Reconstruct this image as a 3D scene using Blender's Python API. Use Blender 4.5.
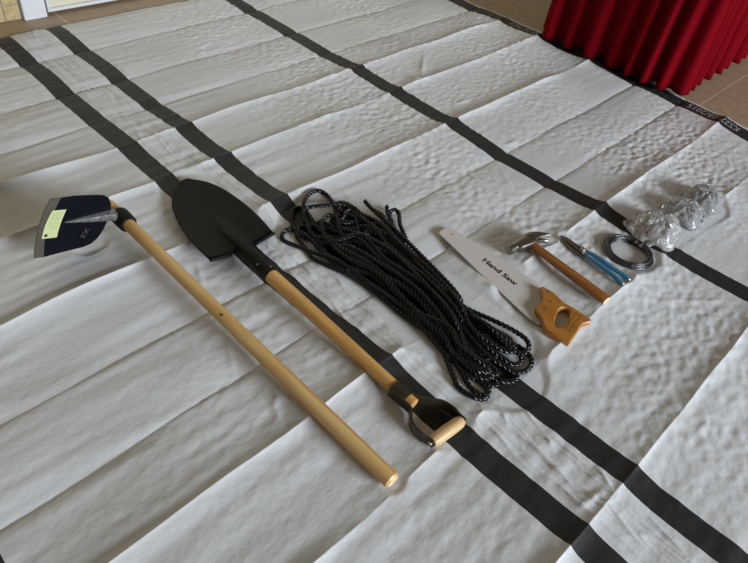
import bpy, bmesh, math, random
import numpy as np
from mathutils import Vector, Matrix, geometry

for o in list(bpy.data.objects):
    bpy.data.objects.remove(o)
SC = bpy.context.scene
COL = SC.collection
random.seed(7)
RNG = np.random.default_rng(11)

# ------------------------------------------------------------------ camera
S = 1.17                                  # camera height above the floor, metres
FPX, CX, CY = 634.72, 374.0, 281.5        # focal length / centre in pixels of 748 x 563
R = np.array([[0.70543457, -0.41975157, 0.57111355],
              [-0.69854027, -0.5481802, 0.45993473],
              [0.12001482, -0.72339967, -0.67991864]])
cam = bpy.data.cameras.new('camera')
cam.sensor_width = 36.0
cam.lens = FPX / 748.0 * 36.0
cam.clip_start = 0.02
cam_o = bpy.data.objects.new('camera', cam)
COL.objects.link(cam_o)
M4 = Matrix.Identity(4)
for i in range(3):
    M4[i][0] = R[i, 0]; M4[i][1] = -R[i, 1]; M4[i][2] = -R[i, 2]
M4[2][3] = S
cam_o.matrix_world = M4
SC.camera = cam_o

# ------------------------------------------------------------------ light
W = bpy.data.worlds.new('room_light')
SC.world = W
W.use_nodes = True
W.node_tree.nodes['Background'].inputs[0].default_value = (1.0, 0.78, 0.54, 1)
W.node_tree.nodes['Background'].inputs[1].default_value = 0.125
win = bpy.data.lights.new('window_daylight', 'AREA')
win.shape = 'RECTANGLE'
win.size, win.size_y = 4.2, 2.2
win.energy = 1500
win.color = (0.82, 0.905, 1.0)
win_o = bpy.data.objects.new('window_daylight', win)
COL.objects.link(win_o)
win_o.location = (2.2, -8.6, 3.0)
win_o.rotation_euler = (Vector((1.2, 0.9, 0.0)) - Vector(win_o.location)).to_track_quat('-Z', 'Y').to_euler()
SC.view_settings.view_transform = 'Standard'
SC.view_settings.look = 'None'
SC.view_settings.exposure = 0.0
SC.view_settings.gamma = 1.0
SC.view_settings.use_curve_mapping = False


def P(px, py, h=0.0):
    """pixel -> point at height h (metres)"""
    r = R @ np.array([px - CX, py - CY, FPX])
    t = (h - S) / r[2]
    return Vector((r[0] * t, r[1] * t, h))


# ------------------------------------------------------------------ materials
def new_mat(name, col, rough=0.5, metal=0.0, spec=0.5):
    m = bpy.data.materials.new(name)
    m.use_nodes = True
    b = m.node_tree.nodes['Principled BSDF']
    b.inputs['Base Color'].default_value = (*col, 1)
    b.inputs['Roughness'].default_value = rough
    b.inputs['Metallic'].default_value = metal
    b.inputs['Specular IOR Level'].default_value = spec
    return m


def N(m, t, **kw):
    n = m.node_tree.nodes.new(t)
    for k, v in kw.items():
        setattr(n, k, v)
    return n


def coords(m, scale=(1, 1, 1), rot=0.0):
    tc = N(m, 'ShaderNodeTexCoord')
    mp = N(m, 'ShaderNodeMapping')
    mp.vector_type = 'TEXTURE'
    mp.inputs['Rotation'].default_value = (0, 0, rot)
    mp.inputs['Scale'].default_value = tuple(1.0 / s for s in scale)
    m.node_tree.links.new(tc.outputs['Object'], mp.inputs['Vector'])
    return mp.outputs['Vector']


def noise_col(m, stops, scale=8, detail=4, vscale=(1, 1, 1), rot=0.0, dist=0.0, rough=0.55):
    L = m.node_tree.links
    n = N(m, 'ShaderNodeTexNoise')
    n.inputs['Scale'].default_value = scale
    n.inputs['Detail'].default_value = detail
    n.inputs['Roughness'].default_value = rough
    n.inputs['Distortion'].default_value = dist
    L.new(coords(m, vscale, rot), n.inputs['Vector'])
    r = N(m, 'ShaderNodeValToRGB')
    e = r.color_ramp.elements
    while len(e) < len(stops):
        e.new(0.5)
    for k, (p, c) in enumerate(stops):
        e[k].position = p
        e[k].color = (*c, 1)
    L.new(n.outputs['Fac'], r.inputs['Fac'])
    L.new(r.outputs['Color'], m.node_tree.nodes['Principled BSDF'].inputs['Base Color'])
    return n, r


def bump(m, scale, dist, detail=3, vscale=(1, 1, 1), rot=0.0, strength=1.0):
    L = m.node_tree.links
    n = N(m, 'ShaderNodeTexNoise')
    n.inputs['Scale'].default_value = scale
    n.inputs['Detail'].default_value = detail
    L.new(coords(m, vscale, rot), n.inputs['Vector'])
    b = N(m, 'ShaderNodeBump')
    b.inputs['Distance'].default_value = dist
    b.inputs['Strength'].default_value = strength
    L.new(n.outputs['Fac'], b.inputs['Height'])
    L.new(b.outputs['Normal'], m.node_tree.nodes['Principled BSDF'].inputs['Normal'])
    return m


def wood(name, rot, dark, mid, light, rough=0.42):
    m = new_mat(name, mid, rough)
    noise_col(m, [(0.28, dark), (0.5, mid), (0.72, light)], scale=22, detail=5, vscale=(1.6, 0.10, 1.6), rot=rot, dist=0.6)
    bump(m, 60, 0.0006, vscale=(2, 0.08, 2), rot=rot)
    return m


MAT = {}
m = MAT['sheet'] = new_mat('white_tarpaulin', (0.60, 0.60, 0.595), 0.42, spec=0.4)
noise_col(m, [(0.3, (0.565, 0.565, 0.56)), (0.7, (0.63, 0.635, 0.64))], scale=2.2, detail=6)
bump(m, 70, 0.0008, detail=3, vscale=(1.0, 1.5, 1.0))
m = MAT['band'] = new_mat('black_tarpaulin_band', (0.021, 0.0205, 0.020), 0.55, spec=0.32)
bump(m, 80, 0.0007, detail=3)
m = MAT['print'] = new_mat('grey_print', (0.27, 0.27, 0.27), 0.6)
m = MAT['floor'] = new_mat('brown_floor', (0.23, 0.15, 0.09), 0.55)
noise_col(m, [(0.3, (0.28, 0.19, 0.12)), (0.5, (0.36, 0.255, 0.165)), (0.75, (0.42, 0.31, 0.21))], scale=26, detail=7, rough=0.75)
bump(m, 150, 0.0008)
m = MAT['grout'] = new_mat('pale_joint', (0.72, 0.66, 0.50), 0.8)
m = MAT['wall'] = new_mat('cream_wall', (0.62, 0.54, 0.38), 0.7)
m = MAT['tile'] = new_mat('yellow_wall_tile', (0.62, 0.48, 0.22), 0.35)
noise_col(m, [(0.35, (0.36, 0.27, 0.12)), (0.6, (0.48, 0.38, 0.19)), (0.8, (0.58, 0.49, 0.30))], scale=40, detail=5)
m = MAT['tile_grout'] = new_mat('grey_grout', (0.36, 0.34, 0.30), 0.85)
m = MAT['white_paint'] = new_mat('white_paint', (0.62, 0.63, 0.64), 0.4)
m = MAT['cream_paint'] = new_mat('cream_door_paint', (0.62, 0.56, 0.43), 0.45)
m = MAT['red'] = new_mat('red_cloth', (0.155, 0.0004, 0.0045), 0.9, spec=0.06)
m.node_tree.nodes['Principled BSDF'].inputs['Sheen Weight'].default_value = 0.0
m.node_tree.nodes['Principled BSDF'].inputs['Sheen Tint'].default_value = (0.9, 0.1, 0.15, 1)
bump(m, 400, 0.0004)
m = MAT['table'] = new_mat('table_wood', (0.25, 0.15, 0.08), 0.5)
m = MAT['steel_leg'] = new_mat('grey_table_leg', (0.2, 0.2, 0.2), 0.4, 0.8)
MAT['hoe_wood'] = wood('pale_ash_handle', 0.0, (0.42, 0.225, 0.07), (0.60, 0.36, 0.125), (0.70, 0.47, 0.20))
MAT['shovel_wood'] = wood('honey_ash_handle', 0.0, (0.42, 0.20, 0.05), (0.58, 0.32, 0.095), (0.66, 0.40, 0.15))
MAT['grip_wood'] = wood('pale_grip_wood', math.pi / 2, (0.50, 0.31, 0.13), (0.64, 0.43, 0.20), (0.72, 0.54, 0.30))
MAT['end_grain'] = new_mat('end_grain_wood', (0.68, 0.52, 0.29), 0.7)
noise_col(MAT['end_grain'], [(0.35, (0.58, 0.41, 0.20)), (0.7, (0.74, 0.60, 0.37))], scale=140)
MAT['hammer_wood'] = wood('brown_hammer_handle', 0.0, (0.17, 0.055, 0.012), (0.29, 0.105, 0.022), (0.40, 0.17, 0.045), 0.35)
MAT['saw_wood'] = wood('orange_saw_handle', 0.0, (0.27, 0.10, 0.014), (0.36, 0.145, 0.024), (0.43, 0.19, 0.036), 0.35)
m = MAT['black_steel'] = new_mat('black_lacquered_steel', (0.008, 0.008, 0.0075), 0.55, 0.0, 0.13)
n_, r_ = noise_col(m, [(0.0, (0.007, 0.007, 0.0065)), (0.64, (0.009, 0.009, 0.0085)), (0.72, (0.06, 0.06, 0.06))], scale=55, detail=9, vscale=(1.0, 0.35, 1.0), rough=0.8)
m = MAT['hoe_black'] = new_mat('blue_black_hoe_paint', (0.004, 0.0045, 0.010), 0.5, 0.0, 0.12)
noise_col(m, [(0.0, (0.0022, 0.0024, 0.0055)), (0.7, (0.003, 0.0034, 0.007)), (0.8, (0.018, 0.016, 0.012))], scale=60, detail=8)
m = MAT['hoe_edge'] = new_mat('ground_steel_edge', (0.105, 0.090, 0.072), 0.5, 0.4)
m = MAT['weld'] = new_mat('bare_grey_steel', (0.24, 0.24, 0.24), 0.45, 0.7)
noise_col(m, [(0.3, (0.12, 0.12, 0.12)), (0.7, (0.36, 0.36, 0.36))], scale=120, detail=5)
m = MAT['label'] = new_mat('pale_green_label', (0.50, 0.54, 0.27), 0.6)
m = MAT['label_ink'] = new_mat('faint_label_ink', (0.36, 0.40, 0.19), 0.6)
m = MAT['ink'] = new_mat('black_ink', (0.01, 0.01, 0.01), 0.5)
m = MAT['stamp'] = new_mat('tan_stamp', (0.07, 0.06, 0.04), 0.6)
m = MAT['burn'] = new_mat('burnt_stamp', (0.06, 0.02, 0.006), 0.6)
m = MAT['yoke'] = new_mat('dark_olive_steel', (0.035, 0.028, 0.016), 0.42, 0.2)
m = MAT['rivet'] = new_mat('bright_rivet', (0.7, 0.7, 0.68), 0.3, 1.0)
m = MAT['brass'] = new_mat('brass_bolt', (0.62, 0.50, 0.28), 0.3, 1.0)
m = MAT['rope'] = new_mat('black_polypropylene', (0.008, 0.008, 0.009), 0.30, spec=0.55)
bump(m, 300, 0.0006, vscale=(1, 1, 1))
m = MAT['saw_blade'] = new_mat('pale_lacquered_blade', (0.62, 0.575, 0.54), 0.40, 0.08)
m = MAT['chrome'] = new_mat('polished_hammer_steel', (0.30, 0.275, 0.24), 0.33, 1.0)
m = MAT['dark_steel'] = new_mat('dark_snip_steel', (0.19, 0.165, 0.135), 0.38, 0.8)
m = MAT['blue'] = new_mat('blue_vinyl_grip', (0.05, 0.21, 0.38), 0.42)
bump(m, 500, 0.0004)
m = MAT['wire'] = new_mat('grey_binding_wire', (0.13, 0.13, 0.135), 0.34, 0.8)
m = MAT['nail'] = new_mat('galvanised_nail', (0.42, 0.41, 0.40), 0.30, 0.9)
m = MAT['nail_dark'] = new_mat('dull_nail', (0.10, 0.095, 0.09), 0.4, 0.8)
m = MAT['nail_zinc'] = new_mat('zinc_roofing_nail', (0.50, 0.47, 0.43), 0.42, 0.5)
# thin clear polythene
m = MAT['polythene'] = bpy.data.materials.new('clear_polythene')
m.use_nodes = True
nt = m.node_tree
for nd in list(nt.nodes):
    nt.nodes.remove(nd)
out = nt.nodes.new('ShaderNodeOutputMaterial')
tr = nt.nodes.new('ShaderNodeBsdfTransparent'); tr.inputs[0].default_value = (0.97, 0.97, 0.97, 1)
gl = nt.nodes.new('ShaderNodeBsdfGlossy'); gl.inputs['Roughness'].default_value = 0.14
gl.inputs['Color'].default_value = (0.95, 0.95, 0.95, 1)
df = nt.nodes.new('ShaderNodeBsdfDiffuse'); df.inputs[0].default_value = (0.92, 0.92, 0.92, 1)
lw = nt.nodes.new('ShaderNodeLayerWeight'); lw.inputs['Blend'].default_value = 0.22
tx = nt.nodes.new('ShaderNodeTexCoord')
nz = nt.nodes.new('ShaderNodeTexNoise'); nz.inputs['Scale'].default_value = 30; nz.inputs['Detail'].default_value = 3
nt.links.new(tx.outputs['Object'], nz.inputs['Vector'])
bp = nt.nodes.new('ShaderNodeBump'); bp.inputs['Distance'].default_value = 0.0022
nt.links.new(nz.outputs['Fac'], bp.inputs['Height'])
nt.links.new(bp.outputs['Normal'], gl.inputs['Normal'])
nt.links.new(bp.outputs['Normal'], lw.inputs['Normal'])
mx1 = nt.nodes.new('ShaderNodeMixShader'); mx2 = nt.nodes.new('ShaderNodeMixShader')
mx1.inputs[0].default_value = 0.24
nt.links.new(tr.outputs[0], mx1.inputs[1]); nt.links.new(df.outputs[0], mx1.inputs[2])
nt.links.new(lw.outputs['Fresnel'], mx2.inputs[0])
nt.links.new(mx1.outputs[0], mx2.inputs[1]); nt.links.new(gl.outputs[0], mx2.inputs[2])
nt.links.new(mx2.outputs[0], out.inputs[0])


# ------------------------------------------------------------------ helpers
def tag(o, label=None, cat=None, group=None, kind=None):
    if label: o['label'] = label
    if cat: o['category'] = cat
    if group: o['group'] = group
    if kind: o['kind'] = kind
    return o


def root(name, loc, label, cat, group=None):
    o = bpy.data.objects.new(name, None)
    o.empty_display_size = 0.05
    o.location = loc
    COL.objects.link(o)
    return tag(o, label, cat, group)


def base_of(parent):
    v = Vector((0, 0, 0))
    while parent is not None:
        v += Vector(parent.location)
        parent = parent.parent
    return v


def obj(name, verts, faces, mat, parent=None, smooth=False, origin=None):
    """verts in world metres; the object's own origin is at the parent's origin or `origin`"""
    b = base_of(parent)
    o0 = Vector(origin) if origin is not None else b
    me = bpy.data.meshes.new(name)
    me.from_pydata([tuple(Vector(v) - o0) for v in verts], [], faces)
    me.materials.append(MAT[mat])
    me.update()
    if smooth:
        me.shade_smooth()
    o = bpy.data.objects.new(name, me)
    COL.objects.link(o)
    o.parent = parent
    o.location = o0 - b
    return o


def auto_smooth(o, ang=0.6):
    me = o.data
    me.shade_smooth()
    me.set_sharp_from_angle(angle=ang)
    return o


def box_v(x0, x1, y0, y1, z0, z1):
    v = [(x, y, z) for z in (z0, z1) for y in (y0, y1) for x in (x0, x1)]
    f = [(0, 2, 3, 1), (4, 5, 7, 6), (0, 1, 5, 4), (2, 6, 7, 3), (0, 4, 6, 2), (1, 3, 7, 5)]
    return v, f


def box(name, b, mat, parent=None, origin=None, bevel=0.0):
    v, f = box_v(*b)
    o = obj(name, v, f, mat, parent, origin=origin)
    if bevel:
        bm = bmesh.new(); bm.from_mesh(o.data)
        bmesh.ops.bevel(bm, geom=bm.edges[:], offset=bevel, segments=1, affect='EDGES')
        bm.to_mesh(o.data); bm.free()
    return o


def loft(secs, cap=True, closed_path=False):
    """list of equal-length closed sections -> verts, faces"""
    n = len(secs[0])
    v = [p for s in secs for p in s]
    f = []
    K = len(secs)
    for i in range(K if closed_path else K - 1):
        j = (i + 1) % K
        for k in range(n):
            l = (k + 1) % n
            f.append((i * n + k, i * n + l, j * n + l, j * n + k))
    if cap and not closed_path:
        f.append(tuple(range(n - 1, -1, -1)))
        f.append(tuple(range((K - 1) * n, K * n)))
    return v, f


def tube(pts, rad, sides=10, cap=True, flat=1.0, up=Vector((0, 0, 1)), closed=False):
    pts = [Vector(p) for p in pts]
    if not isinstance(rad, (list, tuple)):
        rad = [rad] * len(pts)
    secs = []
    n = len(pts)
    for i, p in enumerate(pts):
        a = pts[(i - 1) % n] if (closed or i > 0) else p
        b = pts[(i + 1) % n] if (closed or i < n - 1) else p
        d = (b - a).normalized()
        x = d.cross(up)
        if x.length < 1e-4:
            x = d.cross(Vector((1, 0, 0)))
        x.normalize()
        y = x.cross(d).normalized()
        secs.append([p + (x * math.cos(2 * math.pi * k / sides) + y * math.sin(2 * math.pi * k / sides) * flat) * rad[i]
                     for k in range(sides)])
    return loft(secs, cap, closed)


def join(*vf):
    V, F = [], []
    for v, f in vf:
        k = len(V)
        V += list(v)
        F += [tuple(i + k for i in q) for q in f]
    return V, F


def catmull(pts, step):
    pts = [np.array(p, float) for p in pts]
    pts = [2 * pts[0] - pts[1]] + pts + [2 * pts[-1] - pts[-2]]
    out = []
    for i in range(1, len(pts) - 2):
        p0, p1, p2, p3 = pts[i - 1:i + 3]
        t = np.linspace(0, 1, 24, endpoint=False)[:, None]
        out.append(0.5 * ((2 * p1) + (-p0 + p2) * t + (2 * p0 - 5 * p1 + 4 * p2 - p3) * t ** 2 + (-p0 + 3 * p1 - 3 * p2 + p3) * t ** 3))
    out = np.vstack(out + [pts[-2][None]])
    d = np.r_[0, np.cumsum(np.linalg.norm(np.diff(out, axis=0), axis=1))]
    s = np.arange(0, d[-1], step)
    return np.stack([np.interp(s, d, out[:, k]) for k in range(3)], 1)


def slab(loops, thick, cham=0.0, frame=None):
    """loops: [outer, holes...] of world points lying in one plane (top face); extruded along -n"""
    loops = [[Vector(p) for p in l] for l in loops]
    n = Vector((0, 0, 1)) if frame is None else frame
    def area(l):
        return sum((l[i].cross(l[(i + 1) % len(l)])).dot(n) for i in range(len(l)))
    fixed = []
    for k, l in enumerate(loops):
        a = area([p - loops[0][0] for p in l])
        if (a > 0) != (k == 0):
            l = l[::-1]
        fixed.append(l)
    def inset(l, d):
        r = []
        for i, p in enumerate(l):
            e = (l[(i + 1) % len(l)] - l[i - 1])
            e.normalize()
            r.append(p + n.cross(e) * d)
        return r
    V, F = [], []
    top = [inset(l, cham) if cham else l for l in fixed]
    tri = geometry.tessellate_polygon([[Vector(((p - loops[0][0]).dot(U), (p - loops[0][0]).dot(Q), 0)) for p in l]
                                       for l in top for U, Q in [plane_axes(n)]])
    flat = [p for l in top for p in l]
    cnt = len(flat)
    rings = [flat]
    if cham:
        rings.append([p - n * cham for l in fixed for p in l])
        rings.append([p - n * (thick - cham) for l in fixed for p in l])
    rings.append([p - n * thick for p in flat])
    for r in rings:
        V += r
    last = (len(rings) - 1) * cnt
    for t in tri:
        a, b, c = t
        if ((flat[b] - flat[a]).cross(flat[c] - flat[a])).dot(n) < 0:
            a, b, c = a, c, b
        F.append((a, b, c)); F.append((last + a, last + c, last + b))
    for k in range(len(rings) - 1):
        s = 0
        for l in fixed:
            m_ = len(l)
            for i in range(m_):
                j = (i + 1) % m_
                F.append((k * cnt + s + i, (k + 1) * cnt + s + i, (k + 1) * cnt + s + j, k * cnt + s + j))
            s += m_
    return V, F


def plane_axes(n):
    u = Vector((1, 0, 0)) if abs(n.x) < 0.9 else Vector((0, 1, 0))
    u = (u - n * u.dot(n)).normalized()
    return u, n.cross(u)


def smooth_loop(pts, n=6, closed=True):
    pts = [Vector(p) for p in pts]
    K = len(pts)
    out = []
    for i in range(K):
        p0, p1, p2, p3 = pts[i - 1], pts[i], pts[(i + 1) % K], pts[(i + 2) % K]
        for k in range(n):
            t = k / n
            out.append(0.5 * ((2 * p1) + (p2 - p0) * t + (2 * p0 - 5 * p1 + 4 * p2 - p3) * t * t + (3 * p1 - p0 - 3 * p2 + p3) * t ** 3))
    return out


def lettering(name, body, o0, u, v, n, width, height, mat, parent, depth=0.0004, shear=0.0, place=None, bold=0.0):
    """real lettering laid on a plane: origin o0, reading direction u, up v, normal n"""
    cu = bpy.data.curves.new(name, 'FONT')
    cu.body = body
    cu.resolution_u = 2
    cu.offset = bold
    t = bpy.data.objects.new(name, cu)
    COL.objects.link(t)
    me = bpy.data.meshes.new_from_object(t)
    bpy.data.objects.remove(t)
    xs = [q.co.x for q in me.vertices]; ys = [q.co.y for q in me.vertices]
    x0, x1, y0, y1 = min(xs), max(xs), min(ys), max(ys)
    V = []
    for q in me.vertices:
        a = (q.co.x - x0) / (x1 - x0) * width
        b = (q.co.y - y0) / (y1 - y0) * height
        p = o0 + u * (a + shear * b) + v * b
        p = place(p) if place else p + n * depth
        V.append(p)
    F = [tuple(q.vertices) for q in me.polygons]
    bpy.data.meshes.remove(me)
    o = obj(name, V, F, mat, parent)
    bm = bmesh.new(); bm.from_mesh(o.data)
    bm.normal_update()
    for f_ in bm.faces:
        if f_.normal.dot(n) < 0:
            f_.normal_flip()
    bm.to_mesh(o.data); bm.free()
    return o


# ------------------------------------------------------------------ noise fields (smooth, tile-free inside the sheet)
def field(lx, ly, seed, n=1024, size=8.0):
    """band-limited noise on an 8 m square, correlation lengths lx, ly"""
    g = np.random.default_rng(seed).standard_normal((n, n))
    fx = np.fft.fftfreq(n, size / n)[None, :]
    fy = np.fft.fftfreq(n, size / n)[:, None]
    k = np.exp(-0.5 * ((fx * lx * 2.2) ** 2 + (fy * ly * 2.2) ** 2)) - np.exp(-0.5 * ((fx * lx * 4.4) ** 2 + (fy * ly * 4.4) ** 2))
    a = np.real(np.fft.ifft2(np.fft.fft2(g) * k))
    return a / a.std()


def sample(a, x, y, size=8.0):
    n = a.shape[0]
    u = (np.asarray(x) + 2.0) / size * n
    v = (np.asarray(y) + 4.0) / size * n
    i = np.floor(u).astype(int); j = np.floor(v).astype(int)
    fu = u - i; fv = v - j
    i0, i1, j0, j1 = i % n, (i + 1) % n, j % n, (j + 1) % n
    return (a[j0, i0] * (1 - fu) * (1 - fv) + a[j0, i1] * fu * (1 - fv) + a[j1, i0] * (1 - fu) * fv + a[j1, i1] * fu * fv)


F_BIG = field(0.30, 0.22, 1)
F_DENT = field(0.017, 0.0115, 2)
F_DENT2 = field(0.030, 0.016, 3)
F_LONG = field(0.22, 0.030, 4)
F_MASK = field(0.45, 0.40, 5)
F_CRINK = field(0.017, 0.24, 6, 2048)
F_CRINK3 = field(0.05, 0.045, 16, 2048)
F_CRINK2 = field(0.035, 0.05, 8)
F_MOD = field(0.30, 0.30, 9)
F_WOB = field(0.25, 3.0, 12)

# creases: apparent distance (camera-height units), kind, height
CREASE = [(-0.72, 'R', 1.0), (-0.48, 'V', 1.0), (-0.22, 'V', 0.8), (0.013, 'R', 0.92), (0.282, 'R', 0.95), (0.494, 'R', 0.95), (0.646, 'V', 0.8),
          (0.826, 'V', 0.9), (1.056, 'R', 1.15), (1.306, 'R', 0.95), (1.504, 'R', 1.0), (1.628, 'V', 1.0), (1.826, 'V', 1.1), (2.070, 'V', 1.1)]
BASE_Z = 0.0125
CRE = []
for y_, k_, a_ in CREASE:
    amp = (0.0155 if k_ == 'R' else -0.0098) * a_
    z_ = BASE_Z + amp
    CRE.append((y_ * S * (1 - z_ / S), amp, k_))
X_END = [-0.985, 2.506]                                # sheet edges, units of S
BANDS = [(-0.968, -0.902), (-0.082, -0.024), (0.636, 0.694), (0.812, 0.869), (1.513, 1.575), (2.412, 2.490)]


def crease_shift(x, y):
    return 0.016 * y * (x / S - 1.0) * 0.9


def sheet_z(x, y, fine=True):
    x = np.asarray(x, float); y = np.asarray(y, float)
    ys = y - crease_shift(x, y) - 0.0022 * sample(F_WOB, x, y) * (1.0 if fine else 0.0)
    z = np.full(np.broadcast(x, y).shape, BASE_Z)
    mod = 1 + 0.22 * sample(F_MOD, x, y)
    for c, amp, k in CRE:
        d = ys - c
        w = np.where(d < 0, 0.060, 0.070) if k == 'R' else np.where(d < 0, 0.050, 0.075)
        w2 = np.where(d < 0, 0.011, 0.014) if k == 'R' else np.where(d < 0, 0.006, 0.016)
        d = np.sqrt(d * d + 4e-7)
        z = z + amp * mod * (0.60 * np.exp(-d / w) + 0.40 * np.exp(-d / w2))
    z = z + 0.0016 * sample(F_BIG, x, y)
    if fine:
        right = np.clip((x / S - 0.8) / 0.6, 0, 1)
        msk = np.clip(0.75 + 0.45 * sample(F_MASK, x, y), 0.15, 1.5)
        z = z + (0.00062 * sample(F_DENT, x, y) + 0.00075 * sample(F_DENT2, x, y)) * msk * (0.30 + 0.70 * right)
        z = z + 0.00055 * sample(F_LONG, x, y) * (1.25 - 0.85 * right)
        # crinkled strip between the two middle bands, welded folds beside the bands
        u = x / S
        mid = np.exp(-((u - 0.753) / 0.052) ** 4)
        cr = np.exp(-np.abs(sample(F_CRINK, x, y)) / 0.25) * 0.0032 + np.exp(-np.abs(sample(F_CRINK3, x, y)) / 0.14) * 0.0011
        z = z + mid * (cr + 0.0004 * sample(F_CRINK2, x, y))
        for u0, a in ((0.618, 0.0012), (0.902, 0.0010), (1.645, 0.0022), (0.787, 0.003), (0.715, 0.003)):
            z = z + a * np.exp(-np.abs(u - u0) / 0.012)
        for (ax, ay, bx, by, h, w) in WRINK:
            dx, dy = bx - ax, by - ay
            L2 = dx * dx + dy * dy
            t = np.clip(((x - ax) * dx + (y - ay) * dy) / L2, 0, 1)
            d = np.hypot(x - ax - t * dx, y - ay - t * dy)
            z = z + h * np.exp(-d / w) * np.sin(np.pi * np.clip(t, 0.08, 0.92))
    for (ax, ay, bx, by, wd, cap) in PRESS:
        dx, dy = bx - ax, by - ay
        t = np.clip(((x - ax) * dx + (y - ay) * dy) / (dx * dx + dy * dy + 1e-9), 0, 1)
        d = np.hypot(x - ax - t * dx, y - ay - t * dy)
        lim = cap + 0.42 * np.maximum(d - wd, 0)
        z = np.where(z > lim, lim + 0.10 * (z - lim), z)
    return np.maximum(z, 0.0015)


# where a tool's weight holds the folds down: segment, half width, height
PRESS = []
for (a, b, c, d, w, cap) in [(190, 190, 235, 245, 0.085, 0.0125), (240, 250, 270, 278, 0.030, 0.022), (400, 393, 447, 432, 0.045, 0.0165), (441, 233, 556, 316, 0.044, 0.0190),
                             (510, 272, 557, 313, 0.045, 0.0195), (508, 250, 548, 239, 0.022, 0.0165), (527, 243, 594, 292, 0.012, 0.0185), (563, 238, 617, 276, 0.016, 0.0180),
                             (629, 251, 630, 252, 0.078, 0.0125), (310, 225, 505, 375, 0.095, 0.0125), (340, 220, 500, 340, 0.09, 0.0125), (380, 468, 392, 481, 0.018, 0.011),
                             (656, 236, 704, 206, 0.075, 0.0135), (88, 247, 96, 243, 0.02, 0.010)]:
    p, q = P(a, b, 0.015), P(c, d, 0.015)
    PRESS.append((p.x, p.y, q.x, q.y, w, cap))


WRINK = []
for (a, b, c, d, h, w) in [(424, 54, 421, 80, 0.008, 0.012), (421, 80, 410, 85, 0.007, 0.012), (512, 398, 545, 436, 0.006, 0.004), (540, 428, 606, 486, 0.007, 0.004), (497, 402, 506, 426, 0.008, 0.005), (506, 426, 560, 470, 0.006, 0.004), (536, 452, 580, 496, 0.007, 0.0045), (546, 440, 552, 449, 0.006, 0.004), (596, 470, 610, 492, 0.007, 0.0045), (600, 500, 640, 545, 0.006, 0.004), (640, 510, 690, 560, 0.005, 0.004), (500, 398, 520, 402, 0.005, 0.004),
                           (575, 512, 604, 490, 0.008, 0.006), (476, 412, 500, 398, 0.008, 0.006), (485, 425, 520, 462, 0.006, 0.004), (552, 482, 590, 518, 0.006, 0.004), (330, 300, 352, 330, 0.006, 0.005), (300, 262, 318, 282, 0.006, 0.005), (345, 318, 372, 348, 0.005, 0.004),
                           (196, 262, 203, 285, 0.005, 0.006), (227, 337, 235, 378, 0.004, 0.005), (270, 398, 282, 425, 0.004, 0.006), (278, 390, 275, 410, 0.005, 0.006),
                           (655, 300, 735, 302, 0.003, 0.008), (110, 60, 140, 80, 0.006, 0.008), (145, 95, 175, 118, 0.006, 0.008), (62, 65, 95, 88, 0.006, 0.008),
                           (150, 135, 200, 160, 0.007, 0.008), (205, 330, 250, 345, 0.004, 0.008), (350, 330, 400, 355, 0.005, 0.010), (285, 265, 300, 285, 0.007, 0.012),
                           (500, 165, 515, 195, 0.002, 0.006), (455, 105, 470, 100, 0.006, 0.008), (505, 145, 520, 140, 0.006, 0.008)]:
    p, q = P(a, b, 0.012), P(c, d, 0.012)
    WRINK.append((p.x, p.y, q.x, q.y, h, w))


def tz(p, r=0.03):
    """highest point of the tarpaulin round p"""
    g = np.linspace(-r, r, 7)
    xx, yy = np.meshgrid(p[0] + g, p[1] + g)
    return float(sheet_z(xx, yy).max())


# ------------------------------------------------------------------ floor: slabs with pale joints
jy = 0.607 * S
jx = 0.908 * S
fl = box('floor', (jx - 3.4, jx + 6.8, jy - 4.4, jy + 4.4, -0.10, -0.0012), 'grout')
tag(fl, kind='structure')
jy = 0.607 * S
jx = 0.908 * S
SL = 2.2
slab_me = None
SX = 3.4
for i in range(-1, 2):
    for j in range(-2, 2):
        x0, y0 = jx + i * SX, jy + j * SL
        c = (x0 + SX / 2, y0 + SL / 2, 0)
        if slab_me is None:
            o = box('floor_slab', (x0 + 0.0022, x0 + SX - 0.0022, y0 + 0.0022, y0 + SL - 0.0022, -0.03, 0.0), 'floor', fl, origin=c, bevel=0.0006)
            slab_me = o.data
        else:
            o = bpy.data.objects.new('floor_slab', slab_me)
            COL.objects.link(o); o.parent = fl; o.location = c

# ------------------------------------------------------------------ back wall, jamb, door
WY = 2.392 * S
JX0, JX1 = 0.792 * S, 0.872 * S
DX0, DX1 = 0.880 * S, 0.880 * S + 0.92
wl = box('wall_back', (-2.6, JX0 + 0.01, WY + 0.012, WY + 0.16, 0.0005, 2.7), 'tile_grout'); tag(wl, kind='structure')
t_me = None
TS = 0.063
for i in range(26):
    for j in range(16):
        x1 = JX0 - 0.004 - i * TS; z0 = 0.001 + j * TS
        c = (x1 - TS / 2, WY + 0.012, z0 + TS / 2)
        if t_me is None:
            o = box('wall_tile', (x1 - TS + 0.0022, x1 - 0.0022, WY + 0.006, WY + 0.016, z0 + 0.0022, z0 + TS - 0.0022), 'tile', wl, origin=c, bevel=0.0012)
            t_me = o.data
        else:
            o = bpy.data.objects.new('wall_tile', t_me); COL.objects.link(o); o.parent = wl; o.location = c
o = box('wall_plaster', (-2.6, JX0 - 0.002, WY + 0.004, WY + 0.012, 1.02, 2.7), 'wall', wl)
w2 = box('wall_right', (DX1 + 0.10, 5.2, WY + 0.01, WY + 0.16, 0.0005, 2.7), 'wall'); tag(w2, kind='structure')
w3 = box('wall_top', (JX0 + 0.012, DX1 + 0.098, WY + 0.02, WY + 0.16, 2.16, 2.7), 'wall'); tag(w3, kind='structure')
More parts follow.
